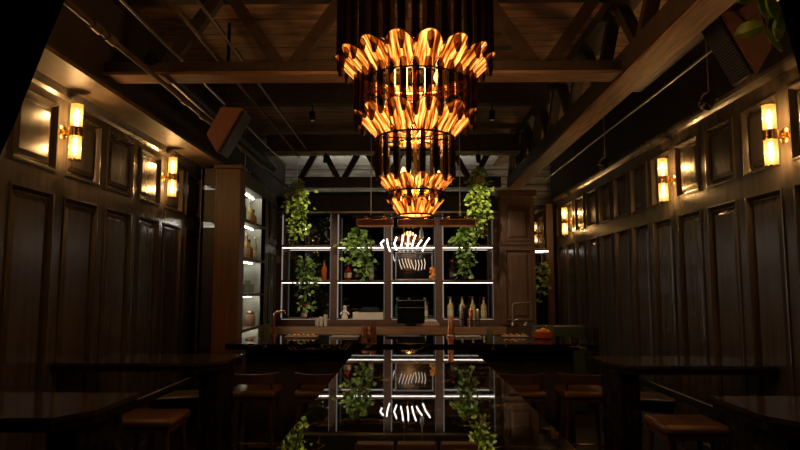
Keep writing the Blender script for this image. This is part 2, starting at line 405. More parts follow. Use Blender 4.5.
# pipes and conduits
def pipe(lab, pts, r, m='pipe', name='ceiling_pipe', cat='pipe', collars=()):
    bm = new(); tube(bm, pts, r, 10)
    for c in collars:
        a = Vector(pts[0]); b = Vector(pts[-1]); p = a.lerp(b, c); d = (b-a).normalized()*.05
        tube(bm, [p-d, p+d], r*1.5, 10)
    return tag(obj(name, bm, m, None, True), lab, cat)
pipe('thick sprinkler pipe with couplings running along the left side of the ceiling', [(-1.74, .4, 3.05), (-1.74, 9.0, 3.05)], .019, collars=(.34, .36, .5, .55, .62, .7, .8))
pipe('thin pale conduit on the ceiling, second from the left', [(-1.62, .4, 3.22), (-1.62, 8.2, 3.22)], .009, 'steel', 'conduit', 'conduit')
pipe('thin pale conduit on the ceiling, third from the left', [(-1.45, .4, 3.34), (-1.45, 8.2, 3.34)], .012, 'pipe', 'conduit', 'conduit')
pipe('thin pale conduit nearest the chandelier, crossing above the front truss', [(-1.35, .4, 3.44), (-1.35, 8.15, 3.44)], .010, 'steel', 'conduit', 'conduit')
pipe('straight conduit beside the long timber beam on the right', [(1.98, .6, 3.13), (1.98, 8.8, 3.13)], .010, 'steel', 'conduit', 'conduit')
bm = new(); tube(bm, [(-1.80, 8.2, 3.2), (-1.80, 4.2, 3.2)], .05, 12); 
tag(obj('air_duct', bm, 'blackmetal', None, True), 'dark round duct tucked against the left ceiling edge', 'duct')
def spot_lamp(p, lab):
    top = 3.0 if p[0] < 0 else 3.13
    t = thing('spotlight', lab, 'spotlight', p, group='unlit ceiling spotlights')
    bm = new(); tube(bm, [(0, 0, .06), (0, 0, ZD-p[2])], .006); obj('rod', bm, 'steel', t)
    bm = new(); tt = new(); lathe(tt, [(.022, .06), (.04, .05), (.045, 0), (.055, -.06), (.05, -.06), (.035, -.02)], 18)
    bmesh.ops.transform(tt, matrix=Matrix.Rotation(R(35), 4, 'Y'), verts=tt.verts); merge(bm, tt); obj('lamp_head', bm, 'blackmetal', t, True)
    bm = new(); tube(bm, [(.06*math.cos(a*PI/6), 0, .06*math.sin(a*PI/6)) for a in range(7)], .006); obj('yoke', bm, 'steel', t, True)
spot_lamp(at(709, 100, 4.6), 'small unlit spotlight hanging from a rod above the right wall, the nearest one')
spot_lamp(at(605, 163, 7.0), 'small unlit spotlight above the right wall, beyond the middle sconce')
spot_lamp(at(245, 172, 7.4), 'small unlit spotlight above the brown post on the left')

def fill_spot(p, target, power, lab, ztop, ang=60):  # lamp added to brighten plants, shelves and bar top
    t = thing('fill_lamp', lab, 'spotlight', p, group='added ceiling fill lamps')
    d = (Vector(target)-Vector(p)).normalized(); q = d.to_track_quat('-Z', 'Y')
    bm = new(); tube(bm, [(0, 0, .03), (0, 0, ztop-p[2])], .007); obj('rod', bm, 'blackmetal', t)
    tt = new(); lathe(tt, [(.03, .05), (.034, .04), (.034, -.05), (.028, -.05), (.026, -.02)], 16)
    bmesh.ops.transform(tt, matrix=q.to_matrix().to_4x4(), verts=tt.verts); obj('lamp_head', tt, 'blackmetal', t, True)
    tt = new(); lathe(tt, [(.0245, -.022), (.0245, -.028)], 14)
    bmesh.ops.transform(tt, matrix=q.to_matrix().to_4x4(), verts=tt.verts); obj('lens', tt, 'neon', t, True)
    l = light('fill_light', 'SPOT', d*.056, power, (1, .80, .58), .02, parent=t, spot_size=R(ang), spot_blend=.8); l.rotation_euler = q.to_euler()
for x, tx, pw, lab in ((-1.08, -1.6, 55, 'added black fill lamp under the middle ceiling beam, leftmost of four'), (-.42, -.5, 60, 'added black fill lamp under the middle ceiling beam, second from left'),
                (.45, .65, 60, 'added black fill lamp under the middle ceiling beam, third from left'), (.95, 1.3, 50, 'added black fill lamp under the middle ceiling beam, rightmost of four')):
    fill_spot((x, 8.12, 3.30), (tx, 9.5, 1.75), pw, lab, 3.44)
for x, tx, lab in ((-1.0, -.8, 'added black fill lamp under the ceiling joist aimed at the left half of the bar'), (.9, .8, 'added black fill lamp under the ceiling joist aimed at the right half of the bar')):
    fill_spot((x, 6.41, 3.40), (tx, 6.35, 1.1), 95, lab, 3.53, 36)

# ================================================================= SPEAKERS
def speaker(poly, Y0, Y1, lab, mount):
    pts = [at(x, y, Y0) for x, y in poly]; P = [(p.x, p.z) for p in pts]
    c = Vector((sum(p[0] for p in P)/4, 0, sum(p[1] for p in P)/4))
    t = thing('loudspeaker', lab, 'speaker', (c.x, Y0, c.z), group='ceiling loudspeakers')
    L = [(x-c.x, z-c.z) for x, z in P]
    tt = new(); prism(tt, L, 0, Y1-Y0); bmesh.ops.bevel(tt, geom=tt.edges[:], offset=.008, segments=2, affect='EDGES'); obj('case', tt, 'speaker', t)
    a = Vector((L[0][0], 0, L[0][1])); b = Vector((L[1][0], 0, L[1][1])); d = (b-a).normalized(); n = Vector((-d.z, 0, d.x))
    if n.dot(a) < 0: n = -n
    bm = new(); l = (b-a).length; a0 = a+d*l*.04; b0 = a+d*l*.96
    q = [a0+n*.0, b0+n*.0, b0+n*.014, a0+n*.014]
    prism(bm, [(v.x, v.z) for v in q], .012, Y1-Y0-.012); obj('grille_frame', bm, 'blackmetal', t)
    bm = new(); k = 22
    for i in range(k):
        s0 = a0+(b0-a0)*((i+.3)/k); s1 = a0+(b0-a0)*((i+.75)/k)
        qq = [s0+n*.015, s1+n*.015, s1+n*.02, s0+n*.02]; prism(bm, [(v.x, v.z) for v in qq], .02, Y1-Y0-.02)
    obj('grille', bm, 'grille', t)
    bm = new(); tube(bm, [(0, (Y1-Y0)/2, .05), (.0, (Y1-Y0)/2, ZD-c.z)], .015); obj('mount', bm, 'blackmetal', t)
speaker([(720, 12), (757, 75), (773, 46), (752, -14)], 3.5, 3.74, 'brown tilted loudspeaker hung near the top right corner behind green leaves', None)
speaker([(243, 108), (217, 153), (206, 134), (221, 106)], 4.75, 5.0, 'brown tilted loudspeaker hung on the left of the ceiling above the sconces', None)

# ================================================================= CHANDELIER
CY = 3.5; CP = at(415.5, 250, CY); CX = CP.x
ch = thing('chandelier', 'large tiered chandelier of smoked glass rods and glowing amber glass petals', 'chandelier', (CX, CY, 1.6))
def petal_rim(r0, r1, h, W):
    pts = []
    for s in (-1, 1):
        side = []
        for j in range(17):
            v = math.sin(j/16*PI/2)
            wv = (.42+.58*(v/.55)**.8) if v < .55 else math.sqrt(max(0, 1-((v-.55)/.45)**2))
            side.append(Vector((r0+(r1-r0)*v**1.1-.14*W*wv*wv, s*wv*W/2, h*v)))
        pts += side if s < 0 else side[::-1][1:]
    bm = new(); tube(bm, pts, .0032, 5); return bm
def petal_bm(r0, r1, h, W):
    bm = new(); nu, nv = 10, 16; g = []
    for j in range(nv+1):
        v = math.sin(j/nv*PI/2)**1.0 if j/nv > .0 else 0
        wv = (.42+.58*(v/.55)**.8) if v < .55 else math.sqrt(max(0, 1-((v-.55)/.45)**2))
        row = []
        for i in range(nu+1):
            u = -1+2*i/nu
            r = r0+(r1-r0)*v**1.1 - .14*W*(u*wv)**2
            row.append(bm.verts.new((r, u*wv*W/2, h*v)))
        g.append(row)
    for j in range(nv):
        for i in range(nu):
            bm.faces.new((g[j][i], g[j][i+1], g[j+1][i+1], g[j+1][i]))
    bmesh.ops.remove_doubles(bm, verts=bm.verts, dist=1e-5)
    bmesh.ops.dissolve_degenerate(bm, edges=bm.edges, dist=1e-5)
    bmesh.ops.solidify(bm, geom=bm.faces[:], thickness=.004)
    return bm
tiers = [ # tube r, tube z0, z1, n tubes, petal tip r, base r, tip z, base z, n petals, width
    (.435, 1.24, 2.02, 36, .462, .315, 1.315, 1.165, 16, .165),
    (.335, .95, 1.245, 32, .355, .225, .995, .845, 12, .165),
    (.215, .60, .90, 18, .222, .150, .615, .535, 14, .085),
    (.150, .46, .575, 14, .168, .098, .490, .405, 12, .075)]
for ti, (tr, z0, z1, nt_, pr1, pr0, pz1, pz0, npet, W) in enumerate(tiers):
    bm = new()
    for rr in (tr,):
        pts = [(rr*math.cos(2*PI*k/36), rr*math.sin(2*PI*k/36), z1-.02) for k in range(37)]
        tube(bm, pts, .008, 6); obj('metal_ring', bm, 'brass', ch, True); bm = new()
        pts = [(pr0*math.cos(2*PI*k/36), pr0*math.sin(2*PI*k/36), pz0) for k in range(37)]
        tube(bm, pts, .006, 6)
    obj('metal_ring', bm, 'blackmetal', ch, True)
    b0 = None
    for k in range(nt_):
        if b0 is None:
            bm = new(); lathe(bm, [(.010, z0-.02), (.022 if ti < 2 else .017, z0+.03), (.022 if ti < 2 else .017, z1-.03), (.012, z1)], 6, (tr, 0, 0))
            o = b0 = obj('glass_rod', bm, 'smoke', ch, True)
        else:
            o = b0.copy(); COL.objects.link(o)
        o.rotation_euler.z = 2*PI*k/nt_; o.location.z = (.03 if k % 2 else 0) if ti != 1 else -.035*abs(math.sin((2*PI*k/32-2*PI*.42/16+PI/2)*8))
    b0 = None
    for k in range(npet):
        if b0 is None:
            o = b0 = obj('glass_petal', petal_bm(pr0, pr1, pz1-pz0, W), 'petal', ch, True)
            obj('petal_rim', petal_rim(pr0, pr1, pz1-pz0, W), 'copper', o, True)
        else:
            o = copy_tree(b0)
        o.location.z = pz0; o.rotation_euler.z = 2*PI*(k+.42)/npet-PI/2
    nb = (6, 5, 3, 2)[ti]
    for k in range(nb):
        a = 2*PI*k/nb; rr = tr*.62
        bm = new(); lathe(bm, [(.004, -.03), (.016, -.01), (.016, .01), (.006, .035)], 10, (rr*math.cos(a), rr*math.sin(a), (pz1+pz0)/2+.05)); obj('bulb', bm, 'bulb', ch, True)
    light('chandelier_light', 'POINT', (0, 0, (pz1+pz0)/2+.02), (60, 40, 16, 8)[ti], (1, .50, .17), (.2, .14, .08, .05)[ti], parent=ch)
bm = new(); tube(bm, [(0, 0, .42), (0, 0, ZD-1.6)], .012, 8); obj('stem', bm, 'brass', ch)
for ti, z in enumerate((1.99, 1.34, .85, .58)):
    bm = new(); r = tiers[ti][0]
    for k in range(4):
        a = PI*k/4+.2; bar(bm, (-r*math.cos(a), -r*math.sin(a), z), (r*math.cos(a), r*math.sin(a), z), .008, .008, (0,0,1))
    obj('spider_frame', bm, 'blackmetal', ch)
bm = new(); lathe(bm, [(.09, ZD-1.6-.03), (.09, ZD-1.6)], 24); obj('ceiling_rose', bm, 'brass', ch)

# ================================================================= TABLES
TZ = 1.08
def slab(bm, pts, z0, z1):
    a = [bm.verts.new((x, y, z1)) for x, y in pts]; b = [bm.verts.new((x, y, z0)) for x, y in pts]; n = len(pts)
    bm.faces.new(a); bm.faces.new(b[::-1])
    for i in range(n): bm.faces.new((a[i], b[i], b[(i+1)%n], a[(i+1)%n]))
t = thing('marble_table', 'long black polished marble table in the centre leading to the bar', 'table', (.06, 2.9, 0))
bm = new(); xl = -.487; xr = .487
box(bm, xl, xr, -2.15, 2.32, TZ-.05, TZ, .004); obj('table_top', bm, 'marble', t)
for yy in (-1.7, 1.75):
    obj('leg', box(new(), -.30, .30, yy-.08, yy+.08, 0, TZ-.05, .004), 'marble_edge', t)
def rough_box(x0, x1, y0, y1, z0, z1, seed):
    bm = new(); bmesh.ops.create_cube(bm, size=1); bmesh.ops.scale(bm, vec=(x1-x0, y1-y0, z1-z0), verts=bm.verts)
    bmesh.ops.translate(bm, vec=((x0+x1)/2, (y0+y1)/2, (z0+z1)/2), verts=bm.verts)
    bmesh.ops.subdivide_edges(bm, edges=bm.edges[:], cuts=9, use_grid_fill=True)
    r = random.Random(seed)
    for v in bm.verts:
        if v.co.z < z1-.001 and v.co.z > z0+.001 : v.co += Vector((r.uniform(-1,1)*.012, r.uniform(-1,1)*.012, 0))
    return bm
def side_table(s, y0, y1, xin, lab, seed):
    t = thing('high_table', lab, 'table', (s*(xin+D)/2, (y0+y1)/2, 0), group='high marble tables along the walls')
    X0 = xin-(xin+D)/2; X1 = D-.065-(xin+D)/2; hy = (y1-y0)/2
    bm = new(); pts = [(X0, hy), (X1, hy), (X1, -hy), (X0+.10, -hy), (X0-.0, -hy+.17)]
    slab(bm, [(s*x, y) for x, y in pts], TZ-.022, TZ); obj('table_top', bm, 'side_marble', t)
    e = new(); pts2 = [(X0+.01, hy-.01), (X1, hy-.01), (X1, -hy+.012), (X0+.108, -hy+.012), (X0+.012, -hy+.18)]
    slab(e, [(s*x, y) for x, y in pts2], TZ-.06, TZ-.022); obj('chiselled_edge', e, 'marble_edge', t)
    a, b = sorted((s*(X0+.07), s*(X0+.20)))
    obj('slab_leg', rough_box(a, b, -hy+.14, hy-.05, 0, TZ-.06, seed), 'marble_edge', t)
    return t
side_table(-1, 4.31, 4.90, 1.27, 'high black marble table on the left below the first sconce, the farther of two', 1)
side_table(-1, 2.52, 3.12, 1.32, 'high black marble table at the lower left corner, the nearer of two', 2)
side_table(1, 4.19, 4.79, 1.38, 'high black marble table on the right, the farther of two', 3)
side_table(1, 2.43, 3.06, 1.45, 'high black marble table at the lower right corner, the nearer of two', 4)
for s, x, lab in ((-1, 1.46, 'thin metal rail linking the two left marble tables'), (1, 1.56, 'thin metal rail linking the two right marble tables')):
    bm = new(); y0, y1 = ((3.05, 4.40) if s < 0 else (2.93, 4.22)); box(bm, s*x-.012, s*x+.012, y0, y1, TZ-.125, TZ-.085, .003)
    tag(obj('table_rail', bm, 'blackmetal'), lab, 'rail')

# ================================================================= STOOLS
def make_stool(back):
    t = thing('bar_stool', '', '')
    bm = new(); box(bm, -.20, .20, -.19, .19, .70, .765, .028, 3)
    for v in bm.verts:
        if v.co.z > .74: v.co.z -= .012*(1-min(1, (v.co.x/.2)**2))
    obj('seat', bm, 'leather', t, True)
    obj('seat_frame', box(new(), -.18, .18, -.17, .17, .668, .70, .006), 'stoolwood', t)
    for sx in (-1, 1):
        for sy in (-1, 1):
            bm = new(); tube(bm, [(sx*.155, sy*.145, .67), (sx*.20, sy*.19, 0)], .019, 8, .013); obj('leg', bm, 'stoolwood', t, True)
    bm = new()
    c = [(-.185, -.175), (.185, -.175), (.185, .175), (-.185, .175)]
    for i in range(4): tube(bm, [(*c[i], .26), (*c[(i+1)%4], .26)], .010, 6)
    obj('foot_rail', bm, 'brass', t, True)
    if back:
        bm = new(); pts = [(.205*math.cos(a), -.02-.19*math.sin(a)) for a in [PI*(.06+.88*k/14) for k in range(15)]]
        outer = []
        vs = []
        for x, y in pts:
            n = Vector((x, y+.02)).normalized()*.022
            vs.append([bm.verts.new((x, y, .82)), bm.verts.new((x+n.x, y+n.y, .82)), bm.verts.new((x+n.x, y+n.y, .895)), bm.verts.new((x, y, .90))])
        for a, b in zip(vs, vs[1:]):
            for k in range(4): bm.faces.new((a[k], b[k], b[(k+1)%4], a[(k+1)%4]))
        bm.faces.new(vs[0]); bm.faces.new(vs[-1][::-1]); obj('backrest', bm, 'stoolwood', t, True)
        for x in (-.17, .17):
            bm = new(); tube(bm, [(x*.9, -.13, .69), (x*.97, -.135, .83)], .011, 6); obj('back_post', bm, 'stoolwood', t, True)
    return t
ps = make_stool(False); pb = make_stool(True)
sp = [(-1.70, 4.31, 0, 'brown leather stool in front of the farther left marble table'),
      (-1.82, 4.98, .3, 'brown leather stool behind the farther left marble table'),
      (1.76, 4.06, 0, 'brown leather stool in front of the farther right marble table'),
      (1.86, 4.95, -.3, 'brown leather stool behind the farther right marble table')]
# the stools stand clear of the slab legs
for i, (x, y, rz, lab) in enumerate(sp):
    o = ps if i == 0 else copy_tree(ps); o.location = (x, y-.09 if i == 0 else y, 0); o.rotation_euler.z = rz; tag(o, lab, 'stool', 'leather stools at the wall tables')
bs = [(-1.27, 'low-backed bar stool at the left end of the bar'), (-.72, 'low-backed bar stool second from the left along the bar'),
      (.93, 'low-backed bar stool at the bar, just right of the long centre table'), (1.46, 'low-backed bar stool at the right end of the bar')]
for i, (x, lab) in enumerate(bs):
    o = pb if i == 0 else copy_tree(pb); o.location = (x, 5.30, 0); tag(o, lab, 'stool', 'low-backed stools along the bar')

# ================================================================= BAR
BZ = 1.10; bl = at(225, 343, 5.53).x; br_ = at(597, 343, 5.53).x
t = thing('bar_counter', 'long dark bar with a polished black marble top', 'bar', (0, 5.53, 0))
bm = new(); slab(bm, [(bl, 0), (br_, 0), (br_+.02, .5), (br_-.02, .95), (bl+.05, .95), (bl-.02, .5)], BZ-.05, BZ); obj('bar_top', bm, 'marble', t)
bm = new(); box(bm, bl+.12, br_-.14, .26, .80, 0, BZ-.05); obj('bar_body', bm, 'darkwall', t)
n = 6; wv = (br_-bl-.30)/n
for k in range(n):
    bm = new(); x0 = bl+.15+k*wv; box(bm, x0+.03, x0+wv-.03, .235, .26, .15, .92, .008); obj('front_panel', bm, 'darkwall', t)
obj('work_edge', box(new(), bl+.12, br_-.14, .80, .92, BZ-.13, BZ-.05), 'shelfwood', t)
bm = new(); tube(bm, [(bl+.2, .13, .2), (br_-.2, .13, .2)], .022, 10)
for k in range(5):
    x = bl+.3+k*(br_-bl-.6)/4; tube(bm, [(x, .13, .2), (x, .25, .2)], .012, 8)
obj('foot_rail', bm, 'brass', t, True)

# panelled post at left, shelf niche
t = thing('wooden_post', 'plain brown square post left of the bar, reaching the soffit', 'post', (-1.785, 6.2, 0))
obj('post_body', box(new(), -.125, .125, -.1, .1, 0, 2.78, .006), 'post', t); obj('post_cap', box(new(), -.14, .14, -.115, .115, 2.78, 2.82, .006), 'post', t)

t = thing('bottle_cabinet', 'tall open cabinet with lit curved shelves along the left wall behind the post', 'cabinet', (0, 0, 0))
cx0, cx1, cy0, cy1 = -2.34, -1.90, 7.0, 8.25
obj('back_panel', box(new(), cx0-.02, cx0, cy0, cy1, .9, 2.95), 'green_panel', t)
obj('side_panel', box(new(), cx0, cx1, cy1, cy1+.04, .9, 2.95), M['label_cream'] if False else mat('pale_grey_green_lacquer', (.24,.26,.22), .5, col2=(.30,.32,.27), scale=2), t)
obj('top_panel', box(new(), cx0, cx1, cy0, cy1, 2.78, 2.95), 'green_panel', t)
obj('corner_post', box(new(), cx1-.05, cx1, cy1-.0, cy1+.06, 0, 2.95), 'post', t)
obj('base', box(new(), cx0, cx1, cy0, cy1+.04, 0, .9), 'wall', t)
bm = new()
for za, zb_ in ((.9, 2.27), (2.34, 2.70), (2.76, 2.95)): box(bm, cx0, cx1-.1, cy0-.03, cy0-.002, za, zb_)  # panel added to stop light leaking; gaps shaped to leave wedges of light
box(bm, cx0, cx0+.03, cy0-.03, cy0-.002, .9, 2.95); box(bm, cx1-.2, cx1-.06, cy0-.03, cy0-.002, .9, 2.95); obj('leak_blocking_panel', bm, 'dark', t)
nsh = []
for z in (2.40, 1.95, 1.52, 1.11):
    bm = new(); slab(bm, [(cx0, cy0), (cx1-.06, cy0), (cx1, cy0+.08), (cx1, cy1-.0), (cx0, cy1)], z-.035, z); s_ = obj('shelf', bm, 'brownwood', t)
    bm = new(); box(bm, -2.06, -2.053, cy0+.05, cy1-.05, z-.047, z-.036); obj('shelf_light', bm, 'led_cab', s_)
obj('shelf_light', box(new(), -2.06, -2.053, cy0+.05, cy1-.05, 2.765, 2.778), 'led_cab', t)

# tall greenish panelled cupboard between the cabinet and the shelf wall
t = thing('tall_cupboard', 'tall dark green-grey panelled cupboard between the lit cabinet and the shelf wall', 'cupboard', (0, 0, 0))
obj('carcass', box(new(), -D+.11, -2.02, 8.37, 9.50, 0, 3.0), 'green_panel', t)
for z0, z1 in ((.2, 2.16), (2.24, 2.9)):
    for y0 in (8.42, 8.97):
        bm = new(); X = -1.998
        panel_field(bm, X, 1, y0+.06, y0+.48-.06+.0, z0+.06, z1-.06)
        for a, b, c, d in ((y0, y0+.48, z0, z0+.06), (y0, y0+.48, z1-.06, z1), (y0, y0+.06, z0+.06, z1-.06), (y0+.42, y0+.48, z0+.06, z1-.06)):
            vv = [bm.verts.new((X, y, z)) for y, z in ((a, c), (b, c), (b, d), (a, d))]; bm.faces.new(vv)
        box(bm, -2.02, -2.015, y0, y0+.48, z0, z1); d_ = obj('door', bm, 'green_panel', t)

# ================================================================= BACK COUNTER AND SHELF WALL
SY = 9.6
def X_(x, Y=SY): return at(x, 287, Y).x
xs0 = X_(271); xs1 = X_(499)
t = thing('back_counter', 'dark back counter with a wooden edge below the bottle shelves', 'counter', (0, 8.9, 0))
obj('counter_top', box(new(), -1.97, 1.40, 0, .69, .985, 1.045, .003), 'marble', t)
obj('wood_edge', box(new(), -1.97, 1.40, -.02, 0, .93, 1.04, .003), mat('oak_edge', (.34,.17,.08), .45, col2=(.46,.25,.12), scale=4, stretch=(.7,9,9)), t)
obj('cabinet_body', box(new(), -1.97, 1.40, .04, .69, 0, .985), 'brownwood', t)

t = thing('shelf_unit', 'dark wood bottle shelves with mirror backs and white light strips', 'shelves', (0, SY, 0))
zt = 2.745; zb = 1.105; zs = [2.22, 1.677]
posts = [(271, 281), (330.5, 337), (384.5, 391), (435.5, 442.5), (493.5, 499)]
PX = [(X_(a), X_(b)) for a, b in posts]
for a, b in PX: obj('upright', box(new(), a, b, 0, .30, zb-.1, zt+.0, .003), 'shelfwood', t)
obj('header', box(new(), xs0, xs1, 0, .34, zt, 3.02, .003), 'web', t)
obj('header_moulding', box(new(), xs0, xs1, -.015, 0, zt, zt+.03), 'steel', t)
obj('base_shelf', box(new(), xs0, xs1, -.005, .30, zb-.10, zb), 'shelfwood', t)
bm = new(); box(bm, xs0, xs1, .30, .32, zb, zt); obj('mirror_back', bm, 'mirror', t)
for (a0, a1), (b0, b1) in zip(PX, PX[1:]):
    for z in zs:
        s_ = obj('shelf', box(new(), a1, b0, 0, .29, z-.01, z+.03, .003), 'shelfwood', t)
        obj('light_strip', box(new(), a1+.01, b0-.01, -.004, .012, z-.0175, z-.0105), 'led' if z > 2 else 'led_mid', s_)
    obj('base_light', box(new(), a1+.01, b0-.01, -.004, .006, zb-.012, zb+.004), emis('led_base', (1,.85,.62), .55) if 'led_base' not in bpy.data.materials else bpy.data.materials['led_base'], t)
    obj('side_light', box(new(), a1+.002, a1+.018, .01, .025, zb+.02, zt-.02), 'led_side', t)
    obj('side_light', box(new(), b0-.012, b0-.002, .01, .025, zb+.02, zt-.02), emis('led_faint', (1,.93,.82), .10) if 'led_faint' not in bpy.data.materials else bpy.data.materials['led_faint'], t)
# strip light above the header, washing the boards behind
t = thing('uplight_strip', 'slim light strip lying on top of the shelf wall, washing the pale boards', 'strip light', (0, SY+.15, 3.02))
bm = new(); box(bm, -1.7, 1.2, -.03, .03, 0, .02); box(bm, -1.7, 1.2, -.036, -.03, 0, .075); obj('housing', bm, 'blackmetal', t); obj('diffuser', box(new(), -1.68, 1.18, -.02, .02, .02, .03), 'led_up', t)
bm = new(); box(bm, -2.0, 1.42, -.015, .015, -.012, .0)
tag(obj('metal_strip', bm, 'steel', None, loc=(0, 9.262, 3.08)), 'thin bright metal strip under the far truss above the shelves', 'strip')

# ---- right panelled column, mirror niche behind
t = thing('panelled_column', 'brown panelled column at the right end of the bottle shelves', 'column', (0, 9.3, 0))
kx0 = X_(502, 9.3); kx1 = X_(535.5, 9.3)
obj('column_body', box(new(), kx0, kx1, 0, .75, 0, 2.95), 'brownwood', t)
obj('column_cap', box(new(), kx0-.04, kx1+.04, -.04, .79, 2.95, 3.06, .01), 'brownwood', t)
for z0, z1 in ((2.28, 2.82), (1.10, 2.16)):
    tt = new(); a, b = kx0+.05, kx1-.05
    panel_field(tt, 0, 1, a+.0, b-.0, z0, z1)
    for v in tt.verts: v.co = Vector((v.co.y, -.02-v.co.x, v.co.z))
    merge_ = new(); merge(merge_, tt)
    box(merge_, a-.01, b+.01, -.02, 0, z0-.01, z1+.01) if False else None
    for p, q, r_, s2 in ((kx0, a, z0, z1), (b, kx1, z0, z1)):
        vv = [merge_.verts.new((x, -.02, z)) for x, z in ((p, r_), (q, r_), (q, s2), (p, s2))]; merge_.faces.new(vv)
    for r_, s2 in ((z0-.05, z0), (z1, z1+.05)):
        vv = [merge_.verts.new((x, -.02, z)) for x, z in ((kx0, r_), (kx1, r_), (kx1, s2), (kx0, s2))]; merge_.faces.new(vv)
    obj('raised_panel', merge_, 'brownwood', t)
t = thing('side_mirror', 'tall narrow dark mirror with shelf between the column and the right wall', 'mirror', (0, 10.3, 0))
mx0, mx1 = X_(534, 10.3), X_(547, 10.3)
obj('mirror_glass', box(new(), mx0, mx1, .03, .05, .9, 2.9), 'mirror', t)
obj('side_post', box(new(), mx1, X_(554, 10.3)+.0, -.05, .05, 0, 2.98, .004), 'post', t)
obj('shelf', box(new(), mx0, mx1, -.16, .03, 2.19, 2.23), 'shelfwood', t); obj('light_strip', box(new(), mx0, mx1, -.165, -.155, 2.17, 2.188), 'led', t)
obj('low_cabinet', box(new(), mx0, mx1, -.2, .03, 0, .98), 'brownwood', t)

# ---- copper pendant trough lights
LY = 7.2
for i, (a, b, lab) in enumerate(((357, 393.5, 'dark red box lamp with copper edges hanging before the shelves, leftmost of three'), (397.5, 435, 'dark red box lamp with copper edges hanging before the shelves, middle of three'), (439, 475, 'dark red box lamp with copper edges hanging before the shelves, rightmost of three'))):
    p = at(a, 226, LY); q = at(b, 219.5, LY); c = (p+q)/2; hw = (q.x-p.x)/2; hh = (q.z-p.z)/2
    t = thing('box_lamp', lab, 'pendant lamp', (c.x, LY, p.z), group='box lamps over the back bar')
    bm = new(); box(bm, -hw, hw, -.06, .06, 0, 2*hh, .006); obj('lamp_box', bm, mat('dark_red_lacquer', (.10,.028,.014), .35) if 'dark_red_lacquer' not in bpy.data.materials else bpy.data.materials['dark_red_lacquer'], t)
    bm = new()
    for q in ((-hw, hw, 0, .007), (-hw, hw, 2*hh-.007, 2*hh), (-hw, -hw+.007, 0, 2*hh), (hw-.007, hw, 0, 2*hh)): box(bm, q[0], q[1], -.066, -.06, q[2], q[3])
    obj('edge_trim', bm, 'copper', t)
    obj('diffuser', box(new(), -hw+.02, hw-.02, -.05, .05, -.006, 0), emis('warm_diffuser', (1,.45,.2), .12) if 'warm_diffuser' not in bpy.data.materials else bpy.data.materials['warm_diffuser'], t)
    for x in (-hw*.5, hw*.5):
        bm = new(); box(bm, x-.02, x+.02, -.02, .02, 2*hh, 2*hh+.04, .004); obj('clip', bm, 'brass', t)
a = at(352, 216, LY); b = at(476, 216, LY)
t = thing('lamp_rail', 'thin dark rail carrying the three box lamps', 'rail', (0, LY, a.z))
ztop = a.z
obj('rail', box(new(), a.x, b.x, -.012, .012, -.012, .006), 'blackmetal', t)
for x in (371, 400, 460): 
    p = at(x, 216, LY); bm = new(); tube(bm, [(p.x, 0, 0), (p.x, 0, ZD-ztop)], .006); obj('hanger', bm, 'steel', t)

# ---- neon sculpture in front of the shelves, framed glowing piece below
NY = 8.3
strokes = [[(384,240),(380.7,243.5),(382.5,247)], [(387,239),(387.8,245),(390,251.5)], [(396.8,237),(394.2,243.5),(396.8,250)], [(403,235),(402.2,242),(400.7,248.5)],
           [(408.2,235),(408,242),(407,248.5)], [(415.7,235),(413.2,241.5),(411.6,248.5)], [(421.7,240),(418.6,244),(416,248.5)], [(429.4,238),(425.2,244),(422.4,251)]]
c = at(405, 236, NY)
t = thing('neon_sculpture', 'row of curved white glowing tubes like ribs hanging before the middle shelves', 'neon light', (c.x, NY, c.z))
for s in strokes:
    pts = [at(x, y, NY)-c for x, y in s]
    # smooth
    P = [pts[0]]
    for k in range(len(pts)-1):
        for f in (.33, .66, 1): P.append(pts[k].lerp(pts[k+1], f))
    bm = new(); tube(bm, [(p.x, (k % 2)*0, p.z) for k, p in enumerate(P)], .0085, 8); obj('glowing_tube', bm, 'neon', t, True)
bm = new(); zz = at(405, 241, NY)-c; a = at(387, 241, NY)-c; b = at(427, 243, NY)-c
tube(bm, [(a.x, .025, a.z), (b.x, .025, b.z)], .008, 6); obj('support_bar', bm, 'blackmetal', t)
bm = new(); q = at(421.5, 238, NY)-c; lathe(bm, [(.028, 0), (.028, .09), (.012, .13), (.010, .2)], 12, (q.x, .03, q.z)); obj('lamp_holder', bm, 'white', t, True)
for x in (404, 421.5):
    q = at(x, 238, NY)-c; bm = new(); tube(bm, [(q.x, .03, q.z), (q.x, .03, ZD-c.z)], .004, 5); obj('cable', bm, 'steel', t)

c = at(414, 281.3, 9.67); zb0 = 1.677+.03
t = thing('framed_light', 'framed dark glass piece with slanting glowing tubes on the middle shelf', 'framed artwork', (c.x, 9.72, zb0))
fw = (at(432.5,265,9.7).x-at(395,265,9.7).x)/2; fh = .44
bm = new()
box(bm, -fw, fw, -.015, .015, 0, .018); box(bm, -fw, fw, -.015, .015, fh-.018, fh); box(bm, -fw, -fw+.018, -.015, .015, .018, fh-.018); box(bm, fw-.018, fw, -.015, .015, .018, fh-.018)
obj('frame', bm, 'steel', t)
obj('glass', box(new(), -fw+.018, fw-.018, .0, .006, .018, fh-.018), 'screen', t)
for k in range(9):
    x = -.20+k*.047; h0 = .17+.02*math.sin(k*.8); bm = new()
    if k < 5: pts = [(x-.035, -.02, h0+.15), (x-.02, -.02, h0+.09), (x+.012, -.02, h0+.0)]
    else: pts = [(x-.015, -.02, h0+.16), (x, -.02, h0+.09), (x-.015, -.02, h0+.0)]
    tube(bm, pts, .006, 6); obj('glowing_tube', bm, 'neon_dim', t, True)

